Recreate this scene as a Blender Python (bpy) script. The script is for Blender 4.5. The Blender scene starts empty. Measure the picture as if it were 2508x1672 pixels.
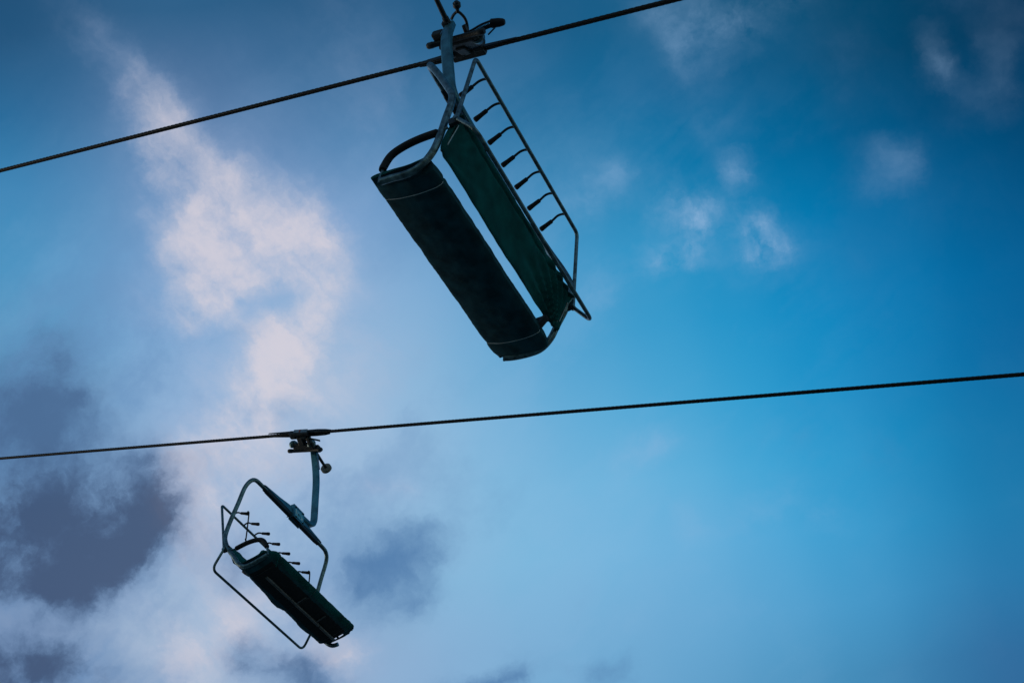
import bpy, bmesh, math, random
from mathutils import Vector, Matrix, noise
R = math.radians
SC = bpy.context.scene
COL = SC.collection
random.seed(4)

# ------------------------------------------------------------------ camera
cd = bpy.data.cameras.new('camera'); cam = bpy.data.objects.new('camera', cd); COL.objects.link(cam)
cam.matrix_world = Matrix([[0.99413, 0.10815, 0.0, 0.0], [0.07827, -0.71947, -0.6901, 0.0], [-0.07463, 0.68606, -0.72371, 0.0], [0.0, 0.0, 0.0, 1.0]])
cd.sensor_width = 36.0; cd.lens = 43.2967; cd.clip_start = 0.05; cd.clip_end = 2000
SC.camera = cam

# ------------------------------------------------------------------ exposure
SC.view_settings.view_transform = 'Standard'; SC.view_settings.look = 'None'
SC.view_settings.exposure = 0; SC.view_settings.gamma = 1; SC.view_settings.use_curve_mapping = False

# ------------------------------------------------------------------ sky
SUN_EL, SUN_ROT = R(8), R(-68)            # low evening sun, off to the left of the view
world = bpy.data.worlds.new('World'); SC.world = world; world.use_nodes = True
nt = world.node_tree; N = nt.nodes; L = nt.links; N.clear()
def nd(t, **k):
    n = N.new(t)
    for a, b in k.items(): setattr(n, a, b)
    return n
def inp(n, i, v):
    if isinstance(v, bpy.types.NodeSocket): L.new(v, n.inputs[i])
    else: n.inputs[i].default_value = v
def mth(op, a, b=0.0, c=0.0, clamp=False):
    n = nd('ShaderNodeMath', operation=op, use_clamp=clamp)
    inp(n, 0, a); inp(n, 1, b)
    if len(n.inputs) > 2: inp(n, 2, c)
    return n.outputs[0]
def vm(op, a, b=None, out=0):
    n = nd('ShaderNodeVectorMath', operation=op); inp(n, 0, a)
    if b is not None: inp(n, 1, b)
    return n.outputs[out]
def mixc(f, a, b):
    n = nd('ShaderNodeMix', data_type='RGBA'); inp(n, 0, f); inp(n, 6, a); inp(n, 7, b); return n.outputs[2]
def smooth(x, a, b):
    n = nd('ShaderNodeMapRange', interpolation_type='SMOOTHSTEP'); inp(n, 0, x); inp(n, 1, a); inp(n, 2, b); inp(n, 3, 0.0); inp(n, 4, 1.0)
    return n.outputs[0]
def ramp_row(x, cols):
    n = nd('ShaderNodeValToRGB'); cr = n.color_ramp; cr.interpolation = 'CARDINAL'
    k = len(cols)
    cr.elements[0].position = 0; cr.elements[1].position = 1
    for i in range(1, k - 1): cr.elements.new(i / (k - 1))
    for i, c in enumerate(cols): cr.elements[i].color = (c[0], c[1], c[2], 1)
    inp(n, 0, x); return n.outputs[0]
# direction of the sky, projected on the part of the sky dome that holds the clouds (fixed in the world)
tc = nd('ShaderNodeTexCoord').outputs['Generated']
E1, E2, E3 = [0.99756, -0.06976, 0.0], [-0.05344, -0.76418, 0.64279], [0.04484, 0.64122, 0.76604]
d1 = vm('DOT_PRODUCT', tc, E1, 1); d2 = vm('DOT_PRODUCT', tc, E2, 1); d3 = vm('DOT_PRODUCT', tc, E3, 1)
d3c = mth('MAXIMUM', d3, 0.12)
cx = nd('ShaderNodeCombineXYZ'); inp(cx, 0, mth('DIVIDE', d1, d3c)); inp(cx, 1, mth('DIVIDE', d2, d3c)); P = cx.outputs[0]
def fbm(scale, detail, off, rough=.55, vec=None, dist=0.0):
    mp = nd('ShaderNodeMapping'); inp(mp, 0, vec if vec is not None else P); mp.inputs[1].default_value = (off, off * .7, off * .3)
    n = nd('ShaderNodeTexNoise', noise_dimensions='3D'); inp(n, 'Vector', mp.outputs[0]); inp(n, 'Scale', scale); inp(n, 'Detail', detail); inp(n, 'Roughness', rough); inp(n, 'Distortion', dist)
    return n
def warp(amount, scale, off, detail=5):
    c = fbm(scale, detail, off, .68 if detail > 5 else .55).outputs['Color']
    v = vm('SUBTRACT', c, (.5, .5, .5))
    s = nd('ShaderNodeVectorMath', operation='SCALE'); inp(s, 0, v); s.inputs[3].default_value = amount
    a = vm('ADD', P, s.outputs[0])
    m = vm('MULTIPLY', a, (1, 1, 0)); return m
X0, X1, Y0, Y1 = [-0.55173, 0.42324, -0.43474, 0.30761]
CREAM, DARK, PUFF = [[-0.3561, 0.2571, 2.0751, 0.0443, 0.0202, 0.12], [-0.3371, 0.2221, 2.0208, 0.0444, 0.0212, 0.2], [-0.3217, 0.1877, 1.9862, 0.0395, 0.0223, 0.26], [-0.3091, 0.1572, 1.9879, 0.0397, 0.0254, 0.3], [-0.2965, 0.1266, 1.9339, 0.0397, 0.0285, 0.45], [-0.2839, 0.0959, 2.0828, 0.0449, 0.0335, 0.6], [-0.2648, 0.0605, 2.2991, 0.0551, 0.0406, 0.65], [-0.2342, 0.0483, 2.6635, 0.0504, 0.0403, 0.6], [-0.2015, 0.0483, 1.3804, 0.026, 0.0202, 0.75], [-0.2876, 0.0354, 3.0475, 0.051, 0.0453, 0.5], [-0.2587, 0.0127, -3.0399, 0.0562, 0.0301, 0.55], [-0.2939, 0.0003, -2.954, 0.0411, 0.0221, 0.4], [-0.2014, 0.007, 1.3899, 0.0402, 0.0253, 0.4], [-0.2554, -0.0713, 1.3761, 0.1427, 0.1022, 0.34], [-0.3311, -0.2256, 3.0475, 0.1142, 0.0939, 0.2], [-0.2199, 0.0674, 2.308, 0.1, 0.0808, 0.15], [-0.1861, 0.0117, 1.3951, 0.0602, 0.0303, 0.2], [-0.286, -0.1398, -2.4882, 0.0624, 0.0611, 0.22], [-0.294, -0.1018, -2.7765, 0.057, 0.0305, 0.25], [-0.3923, -0.2537, 2.9999, 0.1044, 0.0473, 0.12], [-0.2464, -0.0002, -2.8196, 0.0383, 0.011, -1.0], [-0.2239, 0.0034, 2.9837, 0.0203, 0.0081, -0.4], [-0.3078, -0.0156, -3.0927, 0.0462, 0.0131, -0.45], [-0.2284, -0.0429, 1.7364, 0.0404, 0.0307, 0.8], [-0.2661, -0.0696, -2.7788, 0.0464, 0.0253, 0.9], [-0.2998, -0.0935, -2.9456, 0.0414, 0.0229, 0.8], [-0.2485, -0.0943, -2.7753, 0.0258, 0.0152, -0.3], [-0.259, -0.0708, -2.6948, 0.0206, 0.0091, -0.3], [-0.3194, -0.1199, 3.0015, 0.0412, 0.0257, 0.5], [-0.3371, -0.1355, 1.3325, 0.031, 0.0258, 1.0], [-0.337, -0.1763, 1.3195, 0.0364, 0.031, 0.9], [-0.271, -0.1385, 3.0034, 0.0308, 0.0206, 0.5], [-0.377, -0.2111, 3.0036, 0.0468, 0.0261, 0.08], [-0.3397, -0.2729, -2.3583, 0.0425, 0.0412, 1.1], [-0.2837, -0.2515, 3.0112, 0.031, 0.0209, 0.5], [-0.2473, -0.2981, 3.0004, 0.0414, 0.021, 1.0], [-0.3619, -0.2922, 3.0187, 0.0313, 0.0211, 0.3], [-0.1662, -0.1695, -2.943, 0.0282, 0.0123, 0.35], [-0.1782, -0.0691, -2.5608, 0.0613, 0.0605, 0.15], [-0.1323, 0.1979, 1.616, 0.0782, 0.0398, 0.12], [-0.1254, 0.1335, 1.5792, 0.0443, 0.02, 0.12]], [[-0.424, -0.0043, 1.0239, 0.031, 0.0153, 0.5], [-0.4475, -0.0298, 3.017, 0.057, 0.041, 0.8], [-0.4464, -0.0631, 2.9975, 0.0675, 0.036, 1.0], [-0.4723, -0.0811, 2.9947, 0.0677, 0.031, 0.8], [-0.4703, -0.1296, 2.994, 0.0783, 0.0312, 1.0], [-0.4062, -0.147, -2.9234, 0.063, 0.0462, 1.1], [-0.3742, -0.1557, 1.3513, 0.0415, 0.0311, 0.6], [-0.4693, -0.1633, 3.0006, 0.0837, 0.0417, 1.4], [-0.4275, -0.1809, 3.0117, 0.0574, 0.0365, 1.1], [-0.4586, -0.2061, 2.4683, 0.0413, 0.0266, 0.8], [-0.4975, -0.1927, 3.0146, 0.042, 0.0262, 0.7], [-0.4836, -0.2777, 2.9971, 0.079, 0.0244, 1.6], [-0.5176, -0.2575, 3.0064, 0.0422, 0.0212, 0.7], [-0.4361, -0.2867, 3.014, 0.0263, 0.0159, 0.7], [-0.1757, -0.2252, -2.9688, 0.0412, 0.0237, 1.3], [-0.2023, -0.2304, 3.0238, 0.0257, 0.0207, 0.35], [-0.1786, -0.2637, 2.9967, 0.0308, 0.0156, 0.35], [-0.1529, -0.2639, 3.0118, 0.0205, 0.0156, 0.2], [-0.2982, -0.2083, 3.0601, 0.0362, 0.0312, 0.55], [-0.2864, -0.0191, -3.0412, 0.041, 0.0111, 0.25], [-0.2394, -0.0848, -2.777, 0.0206, 0.0111, 0.3], [-0.2957, -0.2983, 3.0018, 0.0415, 0.021, 1.0], [-0.2656, -0.3179, 2.9974, 0.0415, 0.0158, 0.6], [-0.0912, -0.3346, -3.0209, 0.0283, 0.0104, 0.9], [-0.1247, -0.3371, 2.9949, 0.0256, 0.0084, 0.5], [-0.0183, -0.3467, -3.0183, 0.0204, 0.0093, 0.8], [-0.3014, -0.1227, 2.9946, 0.0257, 0.0134, 0.3], [-0.2586, -0.1515, 1.3798, 0.0309, 0.0205, 0.2], [-0.22, -0.2686, 0.8991, 0.0315, 0.0307, 0.2], [-0.1533, -0.201, 2.99, 0.0306, 0.0103, 0.25]], [[0.1607, -0.0075, 2.9483, 0.0167, 0.0138, 1.4], [0.168, -0.0175, 2.9746, 0.0197, 0.0099, 0.4], [0.076, -0.0078, -2.9547, 0.0148, 0.007, 0.4], [0.1126, 0.0234, -2.9582, 0.0147, 0.0079, 0.4], [0.1121, -0.003, -2.8035, 0.0128, 0.0119, 0.8], [0.0856, -0.0147, -3.0433, 0.0217, 0.0119, 1.0], [0.0974, 0.0277, 2.9769, 0.0296, 0.0099, 0.7], [0.1555, 0.0399, 2.9677, 0.0118, 0.0074, 0.35], [0.1376, 0.072, -2.6955, 0.0126, 0.0064, 0.3], [0.0431, 0.0648, 2.9695, 0.0138, 0.0098, 0.38], [0.0267, 0.0393, 2.4907, 0.0149, 0.0148, 0.38], [0.2713, 0.0329, -3.1062, 0.0145, 0.0127, 0.26], [0.2654, 0.028, -2.9623, 0.0097, 0.0059, 0.1], [0.3658, 0.0927, 1.707, 0.0242, 0.0133, 0.1], [0.3426, 0.0742, -2.7797, 0.0171, 0.0078, 0.09], [0.3846, 0.1307, 2.9562, 0.022, 0.0124, 0.07], [0.369, 0.0663, -2.7763, 0.0161, 0.0049, 0.07], [0.3214, 0.1071, 1.2666, 0.0134, 0.0068, 0.22], [0.1515, 0.1636, -3.1408, 0.0388, 0.0155, 0.24], [0.163, 0.1478, 2.4057, 0.0147, 0.0144, 0.3], [0.1309, 0.1428, 1.7919, 0.0195, 0.0146, 0.25], [0.1939, 0.1684, -2.9644, 0.0289, 0.0087, 0.3], [0.119, 0.1795, 2.9694, 0.0293, 0.0116, 0.2], [0.0311, -0.0336, 2.978, 0.0169, 0.011, 0.3], [0.0438, -0.1695, -3.12, 0.0301, 0.0122, 0.28], [0.1265, -0.2369, -2.8465, 0.03, 0.0152, 0.25], [0.0733, -0.2342, 1.4245, 0.0174, 0.015, 0.2], [0.1793, -0.2415, -2.9341, 0.0129, 0.0081, 0.22], [0.1272, 0.0033, 2.9727, 0.0591, 0.0345, 0.1]]
def dens(blobs, x, y):
    acc = 0.0
    for bx, by, t, s1, s2, a in blobs:
        dx, dy = x - bx, y - by; c, s = math.cos(t), math.sin(t)
        r = ((dx * c + dy * s) / s1) ** 2 + ((-dx * s + dy * c) / s2) ** 2
        if r < 9: acc += a * math.exp(-r)
    return 1 - math.exp(-1.1 * max(0.0, acc))
def field(vec):
    """cloud cover over the dome: one curve per row (cream, dark and small clouds in its three channels)"""
    sp_ = nd('ShaderNodeSeparateXYZ'); inp(sp_, 0, vec)
    gx_ = mth('DIVIDE', mth('SUBTRACT', sp_.outputs[0], X0), X1 - X0, clamp=True)
    gy_ = mth('DIVIDE', mth('SUBTRACT', sp_.outputs[1], Y0), Y1 - Y0, clamp=True)
    cc = nd('ShaderNodeCombineXYZ'); inp(cc, 0, gx_); inp(cc, 1, gx_); inp(cc, 2, gx_); gv = cc.outputs[0]
    NRW, NCL = 40, 48; acc = None
    for j in range(NRW):
        y = Y0 + (Y1 - Y0) * j / (NRW - 1)
        n = nd('ShaderNodeRGBCurve'); mp = n.mapping; mp.use_clip = True
        for ch, bl in enumerate((CREAM, DARK, PUFF)):
            cv = mp.curves[ch]
            vals = [dens(bl, X0 + (X1 - X0) * i / (NCL - 1), y) for i in range(NCL)]
            cv.points[0].location = (0, vals[0]); cv.points[1].location = (1, vals[-1])
            for i in range(1, NCL - 1): cv.points.new(i / (NCL - 1), vals[i])
        mp.update()
        if acc is not None:   # chained, so that the rows are evaluated one after another
            ch_ = nd('ShaderNodeVectorMath', operation='MULTIPLY_ADD'); inp(ch_, 0, acc); ch_.inputs[1].default_value = (1e-8,) * 3; inp(ch_, 2, gv); gv_ = ch_.outputs[0]
        else: gv_ = gv
        inp(n, 'Color', gv_)
        if acc is None: acc = n.outputs[0]
        else:
            r = nd('ShaderNodeMapRange', interpolation_type='LINEAR'); inp(r, 0, gy_); inp(r, 1, (j - 1) / (NRW - 1)); inp(r, 2, j / (NRW - 1))
            acc = mixc(r.outputs[0], acc, n.outputs[0])
    s_ = nd('ShaderNodeSeparateXYZ'); inp(s_, 0, acc)
    return [s_.outputs[i] for i in range(3)]
sp = nd('ShaderNodeSeparateXYZ'); inp(sp, 0, warp(.05, 3.0, 7.7, 2))
gx = mth('DIVIDE', mth('SUBTRACT', sp.outputs[0], X0), X1 - X0, clamp=True)
gy = mth('DIVIDE', mth('SUBTRACT', sp.outputs[1], Y0), Y1 - Y0, clamp=True)
TABLE = [[[0.2233, 0.3006, 0.4679], [0.2842, 0.3746, 0.5359], [0.3611, 0.47, 0.6222], [0.361, 0.4826, 0.6451], [0.3075, 0.4371, 0.6243], [0.2612, 0.4122, 0.6193], [0.2202, 0.4077, 0.6324], [0.1854, 0.3996, 0.637], [0.1605, 0.3864, 0.6293], [0.1335, 0.362, 0.6046], [0.0965, 0.3206, 0.5567], [0.0642, 0.2692, 0.4932], [0.0444, 0.2054, 0.4108], [0.032, 0.1471, 0.3304], [0.0296, 0.1356, 0.314], [0.0296, 0.1356, 0.314]], [[0.2232, 0.3005, 0.4678], [0.2695, 0.3568, 0.5199], [0.3509, 0.4566, 0.6097], [0.3669, 0.487, 0.6461], [0.3172, 0.4451, 0.6281], [0.268, 0.414, 0.6181], [0.2265, 0.4081, 0.6303], [0.1901, 0.4015, 0.6375], [0.1641, 0.3888, 0.6312], [0.1381, 0.3668, 0.6098], [0.1019, 0.3273, 0.5647], [0.0682, 0.2803, 0.5089], [0.0468, 0.2233, 0.4386], [0.0319, 0.1648, 0.3605], [0.0271, 0.1525, 0.3447], [0.0262, 0.1586, 0.3558]], [[0.2232, 0.3005, 0.4678], [0.2559, 0.3404, 0.5049], [0.3383, 0.4406, 0.5952], [0.3708, 0.4893, 0.6454], [0.3269, 0.4537, 0.6326], [0.2749, 0.4196, 0.6217], [0.2344, 0.4187, 0.6394], [0.199, 0.4231, 0.6592], [0.1749, 0.4187, 0.6656], [0.1531, 0.4039, 0.6596], [0.1183, 0.376, 0.6385], [0.0792, 0.3387, 0.6053], [0.0499, 0.2821, 0.5392], [0.0284, 0.2108, 0.4406], [0.0208, 0.1855, 0.4038], [0.0195, 0.1878, 0.4076]], [[0.2221, 0.3052, 0.4737], [0.241, 0.3311, 0.4991], [0.3125, 0.4191, 0.5816], [0.3525, 0.4772, 0.6421], [0.3233, 0.4665, 0.652], [0.2809, 0.4505, 0.6584], [0.2476, 0.4618, 0.6855], [0.2136, 0.4735, 0.7115], [0.1864, 0.465, 0.7182], [0.1595, 0.4425, 0.7103], [0.1162, 0.4092, 0.6887], [0.0662, 0.3639, 0.6521], [0.0343, 0.3015, 0.5786], [0.0184, 0.2255, 0.4661], [0.0127, 0.1902, 0.4097], [0.0116, 0.1887, 0.4074]], [[0.2115, 0.319, 0.4945], [0.2151, 0.3288, 0.5066], [0.2722, 0.3952, 0.5736], [0.3278, 0.46, 0.6407], [0.3306, 0.478, 0.6695], [0.3109, 0.481, 0.6845], [0.2806, 0.4881, 0.7048], [0.2309, 0.482, 0.7181], [0.1854, 0.4651, 0.7188], [0.142, 0.4437, 0.7117], [0.09, 0.4054, 0.6858], [0.0405, 0.3502, 0.6418], [0.017, 0.2875, 0.5699], [0.0096, 0.2137, 0.4571], [0.007, 0.169, 0.3846], [0.0063, 0.1627, 0.3775]], [[0.1557, 0.2978, 0.4976], [0.1476, 0.2952, 0.4998], [0.2096, 0.3598, 0.5657], [0.3023, 0.4448, 0.6471], [0.3432, 0.4859, 0.6849], [0.3458, 0.5012, 0.6975], [0.3074, 0.4972, 0.7048], [0.2253, 0.4637, 0.6988], [0.154, 0.4287, 0.6862], [0.0985, 0.3995, 0.6729], [0.0534, 0.3587, 0.6436], [0.022, 0.309, 0.6017], [0.0086, 0.2536, 0.536], [0.0048, 0.1832, 0.4247], [0.0036, 0.1348, 0.3405], [0.0032, 0.1314, 0.3347]], [[0.1083, 0.2788, 0.4988], [0.1051, 0.2803, 0.5006], [0.1539, 0.3327, 0.5566], [0.2383, 0.4084, 0.6382], [0.2914, 0.4546, 0.6791], [0.3233, 0.4855, 0.6899], [0.2904, 0.4787, 0.6855], [0.1888, 0.4232, 0.6602], [0.1097, 0.3723, 0.6329], [0.0601, 0.3417, 0.6155], [0.0284, 0.3092, 0.5898], [0.0103, 0.2676, 0.55], [0.0029, 0.219, 0.4892], [0.0014, 0.1628, 0.3932], [0.0018, 0.1222, 0.3134], [0.0016, 0.1167, 0.3009]], [[0.0958, 0.2943, 0.512], [0.0935, 0.2959, 0.5137], [0.1173, 0.3201, 0.5482], [0.1764, 0.3661, 0.6127], [0.2285, 0.4023, 0.6484], [0.271, 0.4335, 0.6628], [0.2522, 0.4283, 0.6593], [0.1647, 0.377, 0.6258], [0.092, 0.3292, 0.5885], [0.0458, 0.3029, 0.5667], [0.0177, 0.273, 0.5364], [0.0047, 0.2258, 0.4813], [0.0, 0.1752, 0.4089], [0.0, 0.1285, 0.3191], [0.0004, 0.0918, 0.2391], [0.0004, 0.0804, 0.2123]], [[0.0775, 0.295, 0.5286], [0.0739, 0.2935, 0.5317], [0.0859, 0.3012, 0.5451], [0.1363, 0.3253, 0.5727], [0.1821, 0.3428, 0.5883], [0.2044, 0.3545, 0.6004], [0.1828, 0.3435, 0.591], [0.1191, 0.3014, 0.5436], [0.0629, 0.2566, 0.489], [0.0257, 0.2232, 0.4501], [0.0064, 0.1886, 0.4078], [0.0014, 0.1499, 0.3466], [0.0001, 0.1146, 0.2778], [0.0, 0.0826, 0.2091], [0.0, 0.0571, 0.1521], [0.0002, 0.0494, 0.1336]], [[0.0544, 0.262, 0.5036], [0.0494, 0.2481, 0.4843], [0.0518, 0.2374, 0.4662], [0.0912, 0.246, 0.4648], [0.1293, 0.2534, 0.4649], [0.1215, 0.2486, 0.4597], [0.0877, 0.2304, 0.4397], [0.056, 0.2019, 0.3999], [0.0316, 0.1734, 0.3582], [0.0129, 0.1498, 0.3278], [0.0034, 0.1285, 0.2981], [0.0012, 0.1054, 0.2501], [0.0003, 0.0797, 0.1905], [0.0, 0.058, 0.1431], [0.001, 0.0421, 0.1103], [0.0016, 0.0369, 0.099]], [[0.0273, 0.1702, 0.3644], [0.0241, 0.156, 0.3402], [0.0237, 0.1459, 0.321], [0.0497, 0.1595, 0.3305], [0.075, 0.1727, 0.342], [0.0606, 0.1635, 0.3293], [0.038, 0.1428, 0.2997], [0.0261, 0.1275, 0.275], [0.0187, 0.1184, 0.2601], [0.0122, 0.1115, 0.2484], [0.0072, 0.1056, 0.2359], [0.0038, 0.0908, 0.2042], [0.0009, 0.0682, 0.1567], [0.0, 0.0516, 0.1239], [0.0012, 0.04, 0.1031], [0.0018, 0.0356, 0.0953]], [[0.0174, 0.1072, 0.2446], [0.0169, 0.0989, 0.2261], [0.0166, 0.0915, 0.2094], [0.0239, 0.1024, 0.2249], [0.0291, 0.1173, 0.2506], [0.0246, 0.1115, 0.2423], [0.0198, 0.0998, 0.223], [0.0173, 0.0982, 0.2216], [0.0159, 0.1032, 0.2317], [0.0125, 0.1052, 0.2356], [0.008, 0.105, 0.2341], [0.0043, 0.0938, 0.2104], [0.0013, 0.0712, 0.163], [0.0, 0.0535, 0.1274], [0.001, 0.0412, 0.1053], [0.0018, 0.0356, 0.0953]], [[0.016, 0.0762, 0.1746], [0.016, 0.0762, 0.1746], [0.016, 0.0762, 0.1746], [0.0194, 0.0884, 0.1977], [0.0252, 0.1099, 0.2375], [0.0252, 0.1132, 0.245], [0.0206, 0.1014, 0.2257], [0.0176, 0.0977, 0.2204], [0.0162, 0.1024, 0.2302], [0.0132, 0.105, 0.2352], [0.0086, 0.1055, 0.2352], [0.0048, 0.0964, 0.216], [0.0016, 0.0744, 0.1696], [0.0, 0.0555, 0.1312], [0.0008, 0.0425, 0.1077], [0.0018, 0.0356, 0.0953]]]                        # evening sky colours with the lens vignette painted in, low to high
base = ramp_row(gx, TABLE[0]); k = len(TABLE) - 1
for j in range(1, k + 1):
    n = nd('ShaderNodeMapRange'); inp(n, 0, gy); inp(n, 1, (j - 1) / k); inp(n, 2, j / k)
    base = mixc(n.outputs[0], base, ramp_row(gx, TABLE[j]))
# thin streaky veil in the evening light
wv = warp(.062, 9.0, 2.2, 7)
def streaks(ang, sc, off, k):
    m = nd('ShaderNodeMapping', vector_type='TEXTURE'); inp(m, 0, wv); m.inputs[2].default_value = (0, 0, R(ang)); m.inputs[3].default_value = (2.8, .55, 1)
    return mth('MULTIPLY', mth('SUBTRACT', fbm(sc, 7, off, .62, m.outputs[0]).outputs[0], .5), k)
ctr = lambda n, k: mth('MULTIPLY', mth('SUBTRACT', n, .5), k)
t2 = fbm(18.0, 8, 5.3, .62, wv).outputs[0]
t3 = fbm(8.0, 7, 9.3, .60).outputs[0]
tb = mth('ADD', ctr(t2, 3.0), ctr(t3, 3.6))
fc, fd, fp = field(wv)
# faint high haze over the middle of the sky
hz = smooth(mth('ADD', t3, streaks(35, 6, 12.3, 1.4)), .40, .72)
base = mixc(mth('MULTIPLY', hz, mth('MULTIPLY', mth('MULTIPLY', smooth(gx, .92, .45), smooth(gy, .95, .55)), .14)), base, (.30, .50, .75, 1))
lo = smooth(mth('ADD', t3, streaks(48, 5, 21.3, .7)), .50, .28)
base = mixc(mth('MULTIPLY', lo, mth('MULTIPLY', mth('MULTIPLY', smooth(gx, .62, .25), smooth(gy, .85, .50)), .60)), base, (.13, .27, .50, 1))
sc_ = mth('MULTIPLY_ADD', tb, .90, streaks(-58, 10, 1.3, 2.8))
vc = mth('MULTIPLY_ADD', sc_, mth('MULTIPLY_ADD', fc, .50, .05), fc)
ac = smooth(vc, -.05, 1.10)
colc = mixc(smooth(vc, .15, .62), (.34, .45, .68, 1), (.50, .545, .69, 1))
colc = mixc(smooth(vc, .45, .95), colc, (.68, .64, .71, 1))
sky = mixc(mth('MULTIPLY', ac, .88), base, colc)
vp = mth('MULTIPLY', fp, mth('MULTIPLY_ADD', tb, 1.5, 1.05), clamp=True)
sky = mixc(mth('MULTIPLY', vp, mth('MULTIPLY_ADD', vp, .35, .55)), sky, (.30, .48, .72, 1))
vd = mth('MULTIPLY_ADD', mth('MULTIPLY_ADD', tb, 1.15, streaks(48, 8, 6.3, 3.0)), mth('MULTIPLY_ADD', fd, .26, .12), fd)
ad = smooth(vd, .06, .88)
cold = mixc(smooth(vd, .35, 1.0), (.13, .25, .46, 1), (.048, .086, .178, 1))
cold = mixc(mth('MULTIPLY', smooth(gy, .40, .50), .75), cold, (.075, .160, .32, 1))
cold = mixc(smooth(gx, .20, .38), cold, (.085, .205, .41, 1))
sky = mixc(mth('MULTIPLY', ad, .93), sky, cold)
# the rest of the dome: plain evening sky
nis = nd('ShaderNodeTexSky', sky_type='NISHITA'); nis.sun_disc = False; nis.sun_elevation = SUN_EL; nis.sun_rotation = SUN_ROT
nis.air_density = 1.4; nis.dust_density = 1.0; nis.ozone_density = 3.0
ns = nd('ShaderNodeVectorMath', operation='SCALE'); inp(ns, 0, nis.outputs[0]); ns.inputs[3].default_value = .15
fin = mixc(smooth(d3, .42, .78), ns.outputs[0], sky)
bg = nd('ShaderNodeBackground'); inp(bg, 0, fin); inp(bg, 1, 1.0)
L.new(bg.outputs[0], nd('ShaderNodeOutputWorld').inputs[0])
SC.cycles.max_bounces = 4; SC.cycles.diffuse_bounces = 2; SC.cycles.glossy_bounces = 2
world.cycles.sampling_method = 'MANUAL'; world.cycles.sample_map_resolution = 512

# ------------------------------------------------------------------ sun (veiled, almost down)
sl = bpy.data.lights.new('sun', 'SUN'); sl.energy = .5; sl.angle = R(12); sl.color = (1, .86, .76)
so = bpy.data.objects.new('sun', sl); COL.objects.link(so)
sd = Vector((math.sin(SUN_ROT) * math.cos(SUN_EL), math.cos(SUN_ROT) * math.cos(SUN_EL), math.sin(SUN_EL)))
so.rotation_euler = sd.to_track_quat('Z', 'Y').to_euler(); so.location = sd * 50

# ------------------------------------------------------------------ materials
def material(name, col, rough=.5, metal=0.0, var=.25, nscale=18.0, bump=.0, bscale=60.0, trans=0.0, spec=.5, col2=None):
    m = bpy.data.materials.new(name); m.use_nodes = True; t = m.node_tree; b = t.nodes['Principled BSDF']
    tcn = t.nodes.new('ShaderNodeTexCoord'); no = t.nodes.new('ShaderNodeTexNoise'); no.inputs['Scale'].default_value = nscale; no.inputs['Detail'].default_value = 7
    t.links.new(tcn.outputs['Object'], no.inputs['Vector'])
    cr = t.nodes.new('ShaderNodeValToRGB'); t.links.new(no.outputs[0], cr.inputs[0])
    c2 = col2 or tuple(c * (1 + var) for c in col); c1 = tuple(c * (1 - var) for c in col)
    cr.color_ramp.elements[0].position = .35; cr.color_ramp.elements[1].position = .68
    cr.color_ramp.elements[0].color = (*c1, 1); cr.color_ramp.elements[1].color = (*c2, 1)
    t.links.new(cr.outputs[0], b.inputs['Base Color'])
    b.inputs['Metallic'].default_value = metal; b.inputs['Specular IOR Level'].default_value = spec
    mr = t.nodes.new('ShaderNodeMapRange'); mr.inputs[3].default_value = max(.05, rough - .1); mr.inputs[4].default_value = min(1, rough + .12)
    t.links.new(no.outputs[0], mr.inputs[0]); t.links.new(mr.outputs[0], b.inputs['Roughness'])
    if bump:
        n2 = t.nodes.new('ShaderNodeTexNoise'); n2.inputs['Scale'].default_value = bscale; n2.inputs['Detail'].default_value = 5
        t.links.new(tcn.outputs['Object'], n2.inputs['Vector'])
        bp = t.nodes.new('ShaderNodeBump'); bp.inputs['Strength'].default_value = bump; bp.inputs['Distance'].default_value = .01
        t.links.new(n2.outputs[0], bp.inputs['Height']); t.links.new(bp.outputs[0], b.inputs['Normal'])
    if trans:
        tr = t.nodes.new('ShaderNodeBsdfTranslucent'); mx = t.nodes.new('ShaderNodeMixShader'); mx.inputs[0].default_value = trans
        t.links.new(cr.outputs[0], tr.inputs[0]); t.links.new(b.outputs[0], mx.inputs[1]); t.links.new(tr.outputs[0], mx.inputs[2])
        t.links.new(mx.outputs[0], t.nodes['Material Output'].inputs[0])
    return m
M = {}
M['steel'] = material('weathered_steel', (.105, .175, .20), .34, .75, .5, 22, .22, 60)
M['dark_steel'] = material('dark_steel', (.012, .021, .029), .5, .3, .4, 14, .25, 80)
M['bright_steel'] = material('zinc_plated_steel', (.22, .27, .30), .35, .8, .3, 20)
M['arm'] = material('painted_arm', (.055, .20, .27), .36, .45, .4, 7, .3, 50)
M['fabric'] = material('green_canvas', (.006, .115, .115), .9, 0, .3, 6, .35, 240, .2, .15)
M['under'] = material('dark_canvas_underside', (.020, .078, .098), .92, 0, .35, 9, .35, 200, 0, .12)  # darker canvas colour for the seat's lower faces
M['rubber'] = material('black_rubber', (.012, .013, .018), .7, 0, .3, 16, .3, 90, 0, .3)
M['rope'] = material('greased_wire_rope', (.008, .0085, .010), .55, .4, .4, 30)
M['thread'] = material('pale_seam_thread', (.62, .68, .70), .8, 0, .2)
M['rail'] = material('grey_rail', (.12, .125, .14), .6, .3, .3, 20)
M['sticker'] = material('pale_blue_sticker', (.16, .50, .66), .4, 0, .2, 30)
M['white_mark'] = material('white_mark', (.75, .82, .85), .4, 0, .05)
M['red_mark'] = material('red_mark', (.28, .04, .03), .5, 0, .2)
M['roller'] = material('roller_tyre', (.16, .16, .14), .6, 0, .3, 25)
M['ground'] = material('dry_meadow', (.24, .25, .21), .95, 0, .5, .8, .4, 6)

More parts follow.
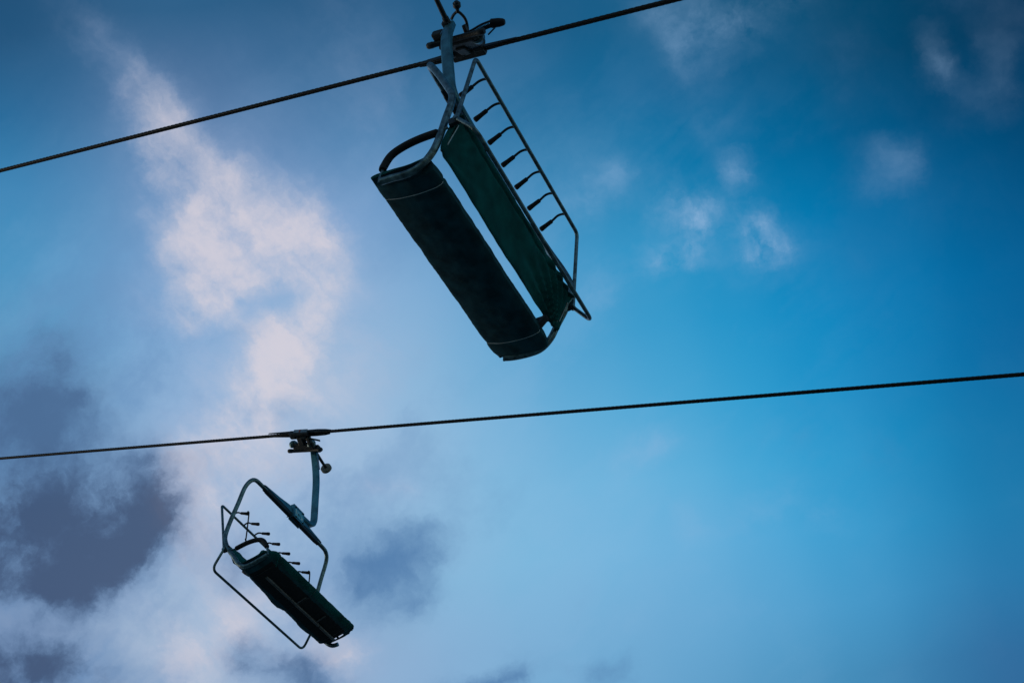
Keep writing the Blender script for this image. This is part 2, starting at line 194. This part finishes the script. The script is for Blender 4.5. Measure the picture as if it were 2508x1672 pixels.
# ------------------------------------------------------------------ mesh helpers
def catmull(pts, n=6):
    pts = [Vector(p) for p in pts]; out = []
    for i in range(len(pts) - 1):
        a = pts[max(i - 1, 0)]; b = pts[i]; c = pts[i + 1]; d = pts[min(i + 2, len(pts) - 1)]
        for k in range(n):
            t = k / n; out.append(.5 * (2 * b + (c - a) * t + (2 * a - 5 * b + 4 * c - d) * t * t + (3 * b - a - 3 * c + d) * t ** 3))
    out.append(pts[-1]); return out
def fillet(pts, r, n=7, closed=False):
    pts = [Vector(p) for p in pts]; out = []; k = len(pts)
    for i in range(k):
        if not closed and i in (0, k - 1): out.append(pts[i]); continue
        rr = r[i] if isinstance(r, (list, tuple)) else r
        p = pts[i]; a = pts[i - 1] - p; b = pts[(i + 1) % k] - p
        d = min(rr, a.length * .48, b.length * .48); A = p + a.normalized() * d; B = p + b.normalized() * d
        for j in range(n + 1):
            t = j / n; out.append((1 - t) ** 2 * A + 2 * t * (1 - t) * p + t * t * B)
    return out
def sweep(bm, path, prof, closed=False, scale=None, up=(0, 0, 1), mat=0, caps=True, fixed_up=False):
    """prof: list of (a, b) offsets; swept along path with a carried frame"""
    n = len(path); rings = []; U = Vector(up)
    T0 = ((path[1] - path[0]) if not closed else (path[1] - path[-1])).normalized()
    if abs(T0.dot(U)) > .95: U = Vector((1, 0, 0))
    u = (U - T0 * U.dot(T0)).normalized()
    for i, p in enumerate(path):
        if closed: T = path[(i + 1) % n] - path[i - 1]
        else: T = path[min(i + 1, n - 1)] - path[max(i - 1, 0)]
        T.normalize()
        if fixed_up: u = Vector(up)
        u = (u - T * u.dot(T)).normalized(); v = T.cross(u)
        s = scale[i] if scale else 1
        rings.append([bm.verts.new(p + u * a * s + v * b * s) for a, b in prof])
    m = len(prof)
    for i in range(n if closed else n - 1):
        A, B = rings[i], rings[(i + 1) % n]
        for j in range(m):
            f = bm.faces.new((A[j], A[(j + 1) % m], B[(j + 1) % m], B[j])); f.smooth = True; f.material_index = mat
    if not closed and caps:
        f = bm.faces.new(rings[0][::-1]); f.material_index = mat
        f = bm.faces.new(rings[-1]); f.material_index = mat
def circ(r, n=12): return [(r * math.cos(2 * math.pi * i / n), r * math.sin(2 * math.pi * i / n)) for i in range(n)]
def rrect(a, b, c, n=1):
    out = []
    for sx, sy, t0 in ((1, 1, 0), (-1, 1, 90), (-1, -1, 180), (1, -1, 270)):
        for i in range(n + 1):
            t = R(t0 + 90 * i / n); out.append((sx * (a - c) + c * math.cos(t), sy * (b - c) + c * math.sin(t)))
    return out
def tube(bm, pts, r, n=12, closed=False, mat=0, scale=None): sweep(bm, [Vector(p) for p in pts], circ(r, n), closed, scale, mat=mat)
def box(bm, c, s, rot=None, mat=0, bev=.004):
    m = Matrix.Translation(Vector(c)) @ (rot.to_4x4() if rot else Matrix.Identity(4))
    r = bmesh.ops.create_cube(bm, size=1.0, matrix=m @ Matrix.Diagonal((*s, 1)))
    fs = set()
    for v in r['verts']:
        for f in v.link_faces: f.material_index = mat; fs.add(f)
    if bev:
        es = {e for v in r['verts'] for e in v.link_edges}
        g = bmesh.ops.bevel(bm, geom=list(es), offset=min(bev, min(s) * .3), segments=2, affect='EDGES', profile=.6)
        for f in g['faces']: f.material_index = mat
def lathe(bm, a, b, prof, n=20, mat=0):
    """prof: list of (t along a->b, radius)"""
    a, b = Vector(a), Vector(b); T = (b - a).normalized(); u = T.orthogonal().normalized(); v = T.cross(u); rings = []
    for t, r in prof:
        c = a.lerp(b, t); rings.append([bm.verts.new(c + (u * math.cos(2 * math.pi * i / n) + v * math.sin(2 * math.pi * i / n)) * r) for i in range(n)])
    for A, B in zip(rings, rings[1:]):
        for j in range(n):
            f = bm.faces.new((A[j], A[(j + 1) % n], B[(j + 1) % n], B[j])); f.smooth = True; f.material_index = mat
    f = bm.faces.new(rings[0][::-1]); f.material_index = mat; f = bm.faces.new(rings[-1]); f.material_index = mat
def build(name, bm, mats, parent=None, label=None, autosmooth=True):
    bmesh.ops.recalc_face_normals(bm, faces=bm.faces)
    for e in bm.edges:
        if len(e.link_faces) == 2 and e.calc_face_angle(0) > .62: e.smooth = False
    me = bpy.data.meshes.new(name); bm.to_mesh(me); bm.free()
    for m in (mats if isinstance(mats, (list, tuple)) else [mats]): me.materials.append(M[m])
    o = bpy.data.objects.new(name, me); COL.objects.link(o)
    if parent: o.parent = parent
    if label: o['label'] = label
    return o
def tag(o, label=None, cat=None, group=None, kind=None):
    if label: o['label'] = label
    if cat: o['category'] = cat
    if group: o['group'] = group
    if kind: o['kind'] = kind
    return o

# ------------------------------------------------------------------ ground (hill side under the lift, below the picture)
PSI, INCL = R(68.6639), R(20.3863)
ROPE_DIR = Matrix.Rotation(PSI, 3, 'Z') @ Vector((0, math.cos(INCL), math.sin(INCL)))
def gz(x, y):
    h = x * ROPE_DIR.x + y * ROPE_DIR.y
    s = h * math.tan(INCL) / math.cos(INCL) if abs(h) < 0 else h * ROPE_DIR.z / (ROPE_DIR.x ** 2 + ROPE_DIR.y ** 2)
    s = 22 * math.tanh(s / 22)
    return s - 1.65 + 1.2 * noise.noise(Vector((x * .03, y * .03, 1.7))) - 1.2 * noise.noise(Vector((0, 0, 1.7)))
bm = bmesh.new(); n = 90; ext = 900; vs = []
for i in range(n + 1):
    for j in range(n + 1):
        a, b = (i / n * 2 - 1), (j / n * 2 - 1); x = ext * a * abs(a) ** 1.3; y = ext * b * abs(b) ** 1.3
        vs.append(bm.verts.new((x, y, gz(x, y))))
for i in range(n):
    for j in range(n):
        q = i * (n + 1) + j; f = bm.faces.new((vs[q], vs[q + n + 1], vs[q + n + 2], vs[q + 1])); f.smooth = True
tag(build('ground', bm, 'ground'), 'dark hillside meadow under the chairlift', kind='structure')

# ------------------------------------------------------------------ haul ropes
POSE = {'up': Matrix([[0.36397, -0.93137, -0.00876, 0.14282], [0.93133, 0.3638, 0.01635, 5.75452], [-0.01205, -0.01411, 0.99983, 7.3505], [0.0, 0.0, 0.0, 1.0]]), 'down': Matrix([[-0.34913, 0.93703, 0.00963, -3.35776], [-0.93707, -0.34909, -0.00538, 12.70384], [-0.00168, -0.0109, 0.99994, 9.27526], [0.0, 0.0, 0.0, 1.0]])}
GRIP = Vector([-0.08435, 0.29486, 2.6053])
def rope(origin, label):
    bm = bmesh.new(); rad = .0235; st = 6; m = 36; ds = .03; rings = []
    T = ROPE_DIR; u = Vector((0, 0, 1)); u = (u - T * u.dot(T)).normalized(); v = T.cross(u)
    ns_ = int(76 / ds)
    for i in range(ns_):
        s = -34 + i * ds; tw = 2 * math.pi * s / .33
        ring = []
        for j in range(m):
            a = 2 * math.pi * j / m; r = rad * (.80 + .20 * abs(math.cos(st * (a) / 2)))
            t = a + tw; ring.append(bm.verts.new(T * s + (u * math.cos(t) + v * math.sin(t)) * r))
        rings.append(ring)
    for A, B in zip(rings, rings[1:]):
        for j in range(m):
            f = bm.faces.new((A[j], A[(j + 1) % m], B[(j + 1) % m], B[j])); f.smooth = True
    o = build('haul_rope', bm, 'rope'); o.location = origin
    tag(o, label, 'rope', 'twisted steel haul ropes of the lift'); return o
rope(POSE['up'] @ GRIP, 'thick dark twisted steel rope crossing the upper left, carrying the nearer chair')
rope(POSE['down'] @ GRIP, 'thinner looking twisted steel rope crossing the lower half, carrying the farther chair')

# ------------------------------------------------------------------ the chair
SIDE_LEFT = [(.98, .62, -.295), (.985, .52, -.325), (.985, .43, -.352), (.985, .33, -.350), (.985, .25, -.292), (.985, .187, -.20), (.985, .135, -.06),
             (.985, .080, .12), (.985, .038, .25), (.983, .024, .38), (.976, .055, .52), (.964, .115, .74), (.952, .180, .95), (.92, .212, 1.045), (.85, .228, 1.095), (.75, .232, 1.102)]
SIDE_RIGHT = [(.98, .61, -.290), (.985, .53, -.318), (.985, .40, -.348), (.985, .30, -.345), (.985, .21, -.275), (.985, .14, -.16), (.985, .065, -.045),
              (.985, .005, .07), (.985, -.030, .18), (.984, -.025, .29), (.976, .020, .48), (.964, .085, .70), (.954, .150, .93), (.92, .205, 1.045), (.85, .228, 1.095), (.75, .232, 1.102)]
def wob(x, s, a, sc): return a * noise.noise(Vector((x * sc, s * sc * 1.7, 3.3)))
def loft(bm, stations, prof_fn, skip=None, mat_fn=None):
    """closed cross-section lofted over x stations"""
    rings = []
    for x in stations:
        rings.append([bm.verts.new((x, y, z)) for y, z in prof_fn(x)])
    m = len(rings[0])
    for k, (A, B) in enumerate(zip(rings, rings[1:])):
        for j in range(m):
            if skip and skip(.5 * (A[j].co + B[j].co)): continue
            f = bm.faces.new((A[j], A[(j + 1) % m], B[(j + 1) % m], B[j])); f.smooth = True
            if mat_fn: f.material_index = mat_fn(.5 * (A[j].co + A[(j + 1) % m].co), j)
    bm.faces.new(rings[0][::-1]); bm.faces.new(rings[-1])
def resample(loop, n):
    pts = [Vector((a, b, 0)) for a, b in loop] ; pts.append(pts[0]); ln = [0]
    for a, b in zip(pts, pts[1:]): ln.append(ln[-1] + (b - a).length)
    out = []; k = 0
    for i in range(n):
        t = ln[-1] * i / n
        while ln[k + 1] < t: k += 1
        q = (t - ln[k]) / (ln[k + 1] - ln[k]); out.append(pts[k].lerp(pts[k + 1], q))
    return [(p.x, p.y) for p in out]
def smoothloop(loop, n):
    k = len(loop); out = []
    for i in range(k):
        a, b, c, d = [Vector((*loop[(i + o) % k], 0)) for o in (-1, 0, 1, 2)]
        for s in range(6):
            t = s / 6; p = .5 * (2 * b + (c - a) * t + (2 * a - 5 * b + 4 * c - d) * t * t + (3 * b - a - 3 * c + d) * t ** 3); out.append((p.x, p.y))
    return resample(out, n)
def sstep(a, b, x): t = min(1, max(0, (x - a) / (b - a))); return t * t * (3 - 2 * t)
SEAT_LOOP = [(.220, -.340), (.228, -.362), (.30, -.374), (.42, -.358), (.55, -.318), (.65, -.270), (.690, -.238), (.683, -.214),
             (.62, -.213), (.50, -.245), (.38, -.275), (.27, -.275), (.228, -.275), (.215, -.31)]
SEATN = 110
SL = smoothloop(SEAT_LOOP, SEATN)
def make_chair(root, which):
    A = which == 'up'
    # --- bent tube frame: seat sides and bail in one piece
    bm = bmesh.new()
    right = catmull([Vector(p) for p in SIDE_RIGHT], 5); left = [Vector((-p.x, p.y, p.z)) for p in catmull([Vector(p) for p in SIDE_LEFT], 5)][::-1]
    if not A: left = left[:-11]
    tube(bm, right + left, .0275, 16)
    build('frame', bm, 'steel', root)
    # reinforcing channel under the bail bar and the tapered gusset on it
    bm = bmesh.new()
    sweep(bm, [Vector((x, .232, 1.094)) for x in (-.66, -.62, -.60, 0, .60, .62, .66)], rrect(.031, .027, .008), scale=[.93, .93, 1.06, 1.06, 1.06, .93, .93])
    build('bail_channel', bm, 'dark_steel', root)
    bm = bmesh.new()
    for s in (-1, 1):
        v = []
        for y in (.252, .264):
            v.append([bm.verts.new((s * x, y, z)) for x, z in ((.04, 1.118), (.70, 1.118), (.66, 1.130), (.35, 1.165), (.12, 1.205), (.04, 1.205))])
        bm.faces.new(v[0]); bm.faces.new(v[1][::-1])
        for j in range(6): bm.faces.new((v[0][j], v[0][(j + 1) % 6], v[1][(j + 1) % 6], v[1][j]))
    build('gusset', bm, 'arm', root)
    # --- clamp block with number sticker
    bm = bmesh.new()
    box(bm, (-.075, .232, 1.155), (.25, .012, .20), mat=0); box(bm, (-.075, .287, 1.155), (.25, .010, .20), mat=0)
    box(bm, (.045, .26, 1.155), (.012, .05, .198), mat=0); box(bm, (-.08, .21, 1.10), (.24, .012, .12))
    box(bm, (-.075, .262, 1.205), (.22, .05, .08))
    cb = build('clamp_block', bm, 'arm', root)
    for x, z in ((.01, 1.225), (-.16, 1.225), (-.015, 1.08), (-.175, 1.08)):
        bm = bmesh.new(); lathe(bm, (x, .288, z), (x, .302, z), [(0, .013), (.8, .013), (1, .010)], 6); build('bolt', bm, 'dark_steel', cb)
    for x, z in ((.02, 1.10), (-.16, 1.10)):
        bm = bmesh.new(); lathe(bm, (x, .225, z), (x, .168, z), [(0, .014), (.45, .014), (.46, .008), (1, .007)], 8); build('bolt', bm, 'dark_steel', cb)
    bm = bmesh.new(); y = .2935
    box(bm, (-.075, y, 1.145), (.19, .002, .115), bev=0)
    st_ = build('number_sticker', bm, 'sticker', cb)
    bm = bmesh.new()
    for cx_, cz_, w_, h_ in ((.0, 1.165, .010, .06), (-.015, 1.135, .03, .010), (-.145, 1.125, .028, .028), (-.04, 1.16, .02, .010)):
        box(bm, (cx_, y + .002, cz_), (w_, .002, h_), mat=0, bev=0)
    for cx_, cz_, w_, h_ in ((-.055, 1.14, .008, .034), (-.075, 1.14, .008, .034), (-.065, 1.155, .02, .006), (-.098, 1.14, .007, .034), (-.11, 1.125, .02, .006)):
        box(bm, (cx_, y + .002, cz_), (w_, .002, h_), mat=1, bev=0)
    build('sticker_marks', bm, ['white_mark', 'dark_steel'], st_)
    # --- hanger arm
    bm = bmesh.new()
    path = fillet([(-.02, .245, 1.195), (-.44, .242, 1.215), (-.515, .238, 1.42), (-.515, .238, 2.10), (-.385, .238, 2.62)], [0, .16, .0, .30, 0], 10)
    path = fillet([(-.02, .245, 1.195), (-.515, .240, 1.225), (-.515, .238, 2.15), (-.385, .238, 2.60)], [0, .20, .26, 0], 12)
    sweep(bm, path, rrect(.036, .046, .016), up=(0, 1, 0), fixed_up=True) if False else sweep(bm, path, rrect(.046, .034, .014), up=(0, 1, 0), fixed_up=True)
    ha = build('hanger_arm', bm, 'arm', root)
    bm = bmesh.new(); box(bm, (-.462, .284, 2.36), (.045, .008, .22), Matrix.Rotation(R(18), 3, 'Y'), bev=.002)
    build('cheek_plate', bm, 'bright_steel', ha)
    # --- armrests
    for s in (-1, 1):
        bm = bmesh.new(); X = s * .992
        pts = [(s * .985, .075, -.02), (X, .15, -.038), (X, .30, -.012), (X, .43, -.016), (X, .53, -.055), (X, .590, -.15), (X, .605, -.21), (X, .622, -.26), (X, .628, -.325 if s < 0 else -.30)]
        if not A and s < 0: pts = pts[:-2]
        tube(bm, catmull(pts, 7), .0115, 10)
        ar = build('armrest', bm, 'steel', root)
        bm = bmesh.new(); pp = catmull(pts[1:6] + [(X, .600, -.185)], 8)
        sc = [1.0] * len(pp); sc[0] = .8; sc[-1] = .85
        tube(bm, pp, .0285, 14, scale=sc)
        build('armrest_pad', bm, 'rubber', ar)
    # --- swing-up safety bar: two joined hoops turning on the back of the seat
    bm = bmesh.new(); F1 = (.946, -.179, .792); F2 = (1.017, -.142, -.245)
    loop = [(-F1[0], F1[1], F1[2]), F1, (1.012, -.008, .0), F2, (-F2[0], F2[1], F2[2]), (-1.012, -.008, .0)]
    tube(bm, fillet(loop, [.05, .05, .03, .09, .09, .03], 8, True), .0160, 14, True)
    sb = build('safety_bar', bm, 'steel', root)
    for s in (-1, 1):
        bm = bmesh.new()
        box(bm, (s * .993, .018, .005), (.032, .085, .075), bev=.008)
        
        pb = build('pivot_bracket', bm, 'dark_steel', root)
        bm = bmesh.new(); lathe(bm, (s * .97, -.008, 0), (s * 1.03, -.008, 0), [(0, .022), (1, .022)], 14)
        build('pivot_pin', bm, 'steel', pb)
        bm = bmesh.new()
        box(bm, (s * .948, .072, -.075), (.010, .040, .20), Matrix.Rotation(R(30), 3, 'X'), bev=.003)
        box(bm, (s * .940, .140, -.185), (.022, .035, .045), Matrix.Rotation(R(30), 3, 'X'), bev=.004)
        build('side_plate', bm, 'bright_steel', root)
    # --- foot pegs with rubber ends
    for k in range(7):
        x = -.02 + (k - 3) * .2425; jz = .012 * noise.noise(Vector((k * 3.1, 0 if A else 9, 0)))
        bm = bmesh.new()
        tube(bm, catmull([(x, -.179, .786), (x, -.145, .806), (x, -.105, .808), (x, -.06, .786 + jz), (x, .0, .752 + jz)], 5), .0105, 10)
        pg = build('foot_peg', bm, 'dark_steel', root)
        bm = bmesh.new()
        jx = .010 * noise.noise(Vector((k * 5.7, 3, 2 if A else 6)))
        lathe(bm, (x, -.052, .780 + jz), (x + jx, .062, .728 + jz), [(0, .014), (.04, .0175), (.5, .0185), (.88, .0222), (.96, .021), (1, .015)], 14)
        build('rubber_tip', bm, 'rubber', pg)
    if not A:
        for x, z0, ln in ((-.02 + 3 * .2425, .745, .42), (-.02 - 3 * .2425, .742, .20)):
            bm = bmesh.new(); pts = [(x, .045, z0 + .02), (x, .066, z0), (x + .003, .074, z0 - .05), (x, .072, z0 - ln * .55), (x - .004, .066, z0 - ln)]
            sweep(bm, catmull(pts, 5), rrect(.010, .0028, .001), up=(0, 1, .2))
            box(bm, (x, .066, z0 - ln - .01), (.012, .018, .045), Matrix.Rotation(R(14), 3, 'X'))
            build('strap', bm, 'rubber', root)
    # --- seat
    taper = lambda x: 1 - sstep(.945, .962, x) if (A or x > 0) else 1
    def seat_prof(x):
        ax = abs(x)
        if A and x > 0: w = 1 - sstep(.968, .985, ax)
        elif A or x > 0: w = 1 - sstep(.935, .955, ax)
        else: w = 1 - sstep(.845, .920, ax)
        seam = math.exp(-((ax - .80) / .012) ** 2)
        out = []
        for i, (y, z) in enumerate(SL):
            t = (y - .2) / .49
            ztop = -.225 - .05 * (1 - sstep(.0, 1.0, t)) 
            if z < ztop - .022 and w < 1: z = (ztop - .022) * (1 - w) + z * w
            # canvas sags and puckers between its seams
            if not A:
                KX = (-1.05, -.87, -.68, -.44, -.2, -.03, .12, .57, 1.05); KY = (.012, -.004, -.003, -.028, -.002, .004, -.040, .004, .045)
                k_ = max(i_ for i_ in range(8) if KX[i_] <= x or i_ == 0); f_ = sstep(KX[k_], KX[k_ + 1], x); wave = KY[k_] + (KY[k_ + 1] - KY[k_]) * f_
            back = 1 - sstep(.0, .35, t); front = sstep(.75, 1.0, t)
            cush = noise.noise(Vector((x * 2.3, 1.1, 8.0 if A else 2.0)))
            sag = (0.010 * cush if A else -wave) * back - (.010 if A else .004) * back * seam
            y2 = y - sag * 1.0 + wob(x * 3, y, .004, 4.0) * (back + front) + .0022 * noise.noise(Vector((x * 30, y * 6, .4))) * (back + front)
            z2 = z + .004 * noise.noise(Vector((x * 7, y * 9, 5.0))) + (.0025 * noise.noise(Vector((x * 25, y * 20, 1.0))))
            y2 -= front * .006 * seam + sstep(.55, 1.0, t) * (.12 if not A else (.018 if x > 0 else 0)) * sstep(.86, 1.0, ax) ** 2; z2 += seam * .004 * (1 if z < ztop - .02 else -1)
            if ax > .86: y2 += back * .018 * sstep(.86, 1.0, ax) * (1 if A else -.3)
            out.append((y2, z2))
        return out
    bm = bmesh.new(); stations = [-1.0 + 2.0 * i / 230 for i in range(231)]
    skip = None
    if not A: skip = lambda c: (-.970 < c.x < -.940 and .350 < c.y < .50 and not (.405 < c.y < .435))
    def matf(c, j):
        if not A and .28 < c.y < .625 and c.z < -.30 and abs(c.x) < .86: return 2  # dark of the open hollow under this seat, put into the colour
        if c.z < -.235 - .06 * (1 - sstep(0, 1, (c.y - .2) / .49)) and c.y < (.70 if A else .625): return 1
        return 0
    loft(bm, stations, seat_prof, skip, matf)
    seat = build('seat', bm, ['fabric', 'under', 'rubber'], root)
    for x in ((-.80, .80) if A else (-.79, 0.02, .79)):
        bm = bmesh.new(); pts = [p for p in seat_prof(x)]
        low = pts[:1 + max(range(len(pts)), key=lambda i_: pts[i_][0])]
        tube(bm, [Vector((x, y, z - .0035)) for y, z in low[::2]], .0030 if A else .0018, 6)
        build('seam', bm, 'thread' if A else 'rail', seat)
    if not A:
        bm = bmesh.new()
        for x0, x1 in ((-.87, -.50), (-.485, .165), (.18, .70)):
            sweep(bm, [Vector((x0, .425, -.368)), Vector((x1, .425, -.368))], rrect(.014, .016, .004), up=(0, 0, 1))
        build('seat_rail', bm, 'rail', seat)
        for x in (.055, -.405):
            bm = bmesh.new()
            sweep(bm, [Vector((x, .45, -.360)), Vector((x, .50, -.345)), Vector((x, .57, -.322))], rrect(.006, .009, .002), up=(0, 0, 1))
            build('rail_bracket', bm, 'rail', seat)
        bm = bmesh.new()
        sweep(bm, catmull([Vector((.83, .66, -.262)), Vector((.835, .655, -.31)), Vector((.82, .63, -.37))], 5), rrect(.009, .003, .001), up=(0, 1, 0))
        build('tie_strap', bm, 'fabric', seat)
    # --- backrest
    BC = [(.158, -.238), (.143, -.175), (.105, -.08), (.055, .01), (.014, .08), (-.010, .115), (-.028, .140)]
    bc = catmull([Vector((0, y, z)) for y, z in BC], 4)
    def back_prof(x):
        ax = abs(x); out = []; n_ = len(bc); th = .019
        fr, bk = [], []
        endf = sstep(.90, .975, ax)
        for i, p in enumerate(bc):
            t = i / (n_ - 1); T = (bc[min(i + 1, n_ - 1)] - bc[max(i - 1, 0)]).normalized(); nn = Vector((0, T.z, -T.y))   # towards the front
            edge = math.sqrt(max(0.02, 1 - (2 * t - 1) ** 6))
            # folds fan out from the lower corner
            fold = 0
            for cxs, amp in ((1.0, 1.0 if A else .4), (-1.0, .25)):
                dx = (cxs - x) * (1 if cxs > 0 else -1) + .03; dz = p.z + .26
                ang = math.atan2(dz, dx); rr = math.hypot(dx, dz)
                fold += amp * .0150 * math.sin(ang * 30 + 2.5 * noise.noise(Vector((x * 2, p.z * 3, 2)))) * math.exp(-((rr - .34) / .36) ** 2) * (1 - endf)
            cush = .010 * noise.noise(Vector((x * 2.1, t * 2, 4.4 if A else 7.1))) + .004 * noise.noise(Vector((x * 9, t * 5, 1.4)))
            sagy = .012 * (1 - t) * math.cos(x * 3.1) * .4 - .014 * endf
            c = p + Vector((0, sagy, 0)) + nn * (cush * (1 - endf))
            groove = math.exp(-((p.z - .092 - .012 * noise.noise(Vector((x * 3, 1, 0)))) / .010) ** 2) * .013
            if t > .6: c.z -= .07 * (t - .6) / .4 * sstep(.72, .97, ax)
            if t > .8: c.z -= .012 * (t - .8) / .2 * (1 - ax ** 2) + .006 * noise.noise(Vector((x * 4, 0, 0)))
            if t < .2: c.z += .008 * noise.noise(Vector((x * 5, 3, 0)))
            fr.append(c + nn * th * edge + nn * fold * .5); bk.append(c - nn * th * edge * (1 + .25 * math.sin(math.pi * t)) + nn * (fold + groove))
        # top roll: the cover is folded forward over the top edge
        top = fr[-1] + Vector((0, .012, .008)); fr.append(top)
        return [(v.y, v.z) for v in fr] + [(v.y, v.z) for v in bk[::-1]]
    bm = bmesh.new(); loft(bm, [-.975 + 1.95 * i / 240 for i in range(241)], back_prof)
    build('backrest', bm, 'fabric', root)
    # cross bars that carry seat and back
    bm = bmesh.new()
    sweep(bm, [Vector((.785, .150, -.245)), Vector((.785, .215, -.305)), Vector((.785, .30, -.34))], rrect(.018, .030, .006), up=(0, 0, 1))
    if not A: pass
    build('seat_strut', bm, 'dark_steel', root)
    # --- grip on the rope
    inc = INCL if A else -INCL
    g = bpy.data.objects.new('grip', None)
    bm = bmesh.new()
    Rg = Matrix.Rotation(inc, 3, 'X')                       # local y along the rope
    def G(x, s, n_): return Vector(GRIP) + Rg @ Vector((x, s, n_))
    def gbox(bm, c, s, rot=None, bev=.005, mat=0): box(bm, G(*c), s, Rg @ (rot or Matrix.Identity(3)), mat, bev)
    def gl(bm, a, b, prof, n=18, mat=0): lathe(bm, G(*a), G(*b), prof, n, mat)
    # jaws and body
    gbox(bm, (.012, -.09, -.012), (.085, .34, .062), bev=.012)
    gbox(bm, (-.085, -.10, -.065), (.13, .10, .075), Matrix.Rotation(R(-28), 3, 'Y'), .012)
    gbox(bm, (-.085, .04, -.070), (.13, .055, .06), Matrix.Rotation(R(-28), 3, 'Y'), .010)
    gbox(bm, (-.16, -.10, -.10), (.10, .36, .05), Matrix.Rotation(R(-28), 3, 'Y'), .012)
    gbox(bm, (-.03, -.22, -.035), (.05, .10, .045), bev=.01)
    gbox(bm, (-.27, .05, -.075), (.11, .11, .07), bev=.015)
    gbox(bm, (-.05, -.03, -.05), (.09, .10, .05), bev=.008)
    gbox(bm, (-.34, -.06, -.035), (.09, .07, .07), bev=.012)
    if A: gbox(bm, (-.15, -.13, -.085), (.15, .40, .05), Matrix.Rotation(R(-28), 3, 'Y'), .014)
    gp = build('grip', bm, 'dark_steel', root)
    # tapered tongues lying along the rope
    bm = bmesh.new()
    sweep(bm, [G(.026, s, .012) for s in (-.66, -.62, -.30, -.02, .22, .36, .46)], rrect(.021, .010, .004), scale=[.35, .45, .8, 1.1, 1.3, 1.0, .4], up=tuple(Rg @ Vector((0, 0, 1))))
    sweep(bm, [G(-.022, s, -.012) for s in (-.60, -.34, -.20, .20, .34, .42)], rrect(.024, .009, .004), scale=[.4, .9, 1.1, 1.1, .9, .4], up=tuple(Rg @ Vector((0, 0, 1))))
    build('rope_tongue', bm, 'dark_steel', gp)
    bm = bmesh.new(); gbox(bm, (.056, -.06, .004), (.004, .24, .052), bev=0)
    gbox(bm, (.0595, -.07, .004), (.003, .024, .045), bev=0, mat=1)
    build('grip_plate', bm, ['bright_steel', 'red_mark'], gp)
    # spring cylinder
    bm = bmesh.new(); gl(bm, (-.235, -.415, -.12), (-.235, .185, -.12), [(0, .024), (.02, .030), (.1, .031), (.11, .028), (.89, .028), (.9, .031), (.98, .030), (1, .022)])
    build('spring_cylinder', bm, 'dark_steel', gp)
    for s in (-.285, .035):
        bm = bmesh.new(); gl(bm, (-.115, s, -.035), (-.185, s - .012, -.092), [(0, .030), (.25, .056), (.45, .062), (.9, .060), (1, .046), (1.001, .038), (.86, .034), (.861, .016), (1.04, .014)], 22)
        build('spring_cup', bm, 'steel', gp)
    if not A:
     bm = bmesh.new(); gbox(bm, (-.085, .135, -.055), (.035, .15, .012), Matrix.Rotation(R(24), 3, 'Z'), .003)
     build('latch_strut', bm, 'bright_steel', gp)
    # closing lever with its roller
    bm = bmesh.new(); a, b = (-.36, -.07, -.03), (-.80, -.125, -.055)
    gl(bm, a, b, [(0, .032), (.12, .030), (.13, .024), (.95, .020), (1, .020)], 14)
    lv = build('closing_lever', bm, 'dark_steel', gp)
    bm = bmesh.new(); gl(bm, (-.755, -.118, -.053), (-.808, -.125, -.056), [(0, .040), (.01, .068), (.12, .078), (.88, .078), (.99, .068), (1, .036)], 26)
    build('roller', bm, 'roller', lv)
    if A:
        # fork with cap and the toothed opening lever, seen on the nearer grip only
        bm = bmesh.new()
        tube(bm, catmull([G(-.165, -.150, .065), G(-.215, -.166, .08), G(-.275, -.176, .088), G(-.335, -.165, .09), G(-.366, -.140, .09), G(-.350, -.095, .088), G(-.318, -.055, .08)], 6), .0135, 10)
        gl(bm, (-.362, -.143, .09), (-.405, -.158, .092), [(0, .018), (1, .016)], 12)
        gl(bm, (-.395, -.155, .092), (-.465, -.182, .095), [(0, .020), (.25, .028), (.28, .036), (.75, .036), (.8, .026), (1, .020)], 14)
        gbox(bm, (-.185, -.155, .035), (.13, .034, .05), Matrix.Rotation(R(20), 3, 'Y'), .008)
        build('fork', bm, 'dark_steel', gp)
        bm = bmesh.new()
        pts = [G(-.15, -.14, .03), G(-.165, -.22, .03), G(-.185, -.32, .04), G(-.190, -.42, .05)]
        pp = catmull(pts, 8)
        sweep(bm, [p + Rg @ Vector((-.024, 0, 0)) for p in pp], rrect(.008, .008, .003))
        sweep(bm, [p + Rg @ Vector((.020, 0, 0)) for p in pp], rrect(.013, .016, .003))
        for i in range(8, 22): sweep(bm, [pp[i] + Rg @ Vector((-.024, 0, 0)), pp[i] + Rg @ Vector((.012, .004, 0))], rrect(.004, .0042, .001))
        gl(bm, (-.10, -.34, .03), (-.155, -.455, .045), [(0, .008), (1, .007)], 8)
        lv2 = build('opening_lever', bm, 'dark_steel', gp)
        bm = bmesh.new(); gl(bm, (-.188, -.405, .05), (-.165, -.535, .055), [(0, .030), (.05, .042), (.6, .040), (.9, .032), (1, .024)], 10)
        build('lever_knob', bm, 'rubber', lv2)
    return root

for which, label in (('up', 'nearer empty chair under the upper rope, green canvas seat and long row of foot pegs'),
                     ('down', 'farther empty chair hanging lower left, with crank shaped hanger arm and dangling straps')):
    r = bpy.data.objects.new('chairlift_chair', None); COL.objects.link(r)
    r.matrix_world = POSE[which]; r.empty_display_size = .3
    tag(r, label, 'chairlift chair', 'chairlift chairs on the ropes')
    make_chair(r, which)
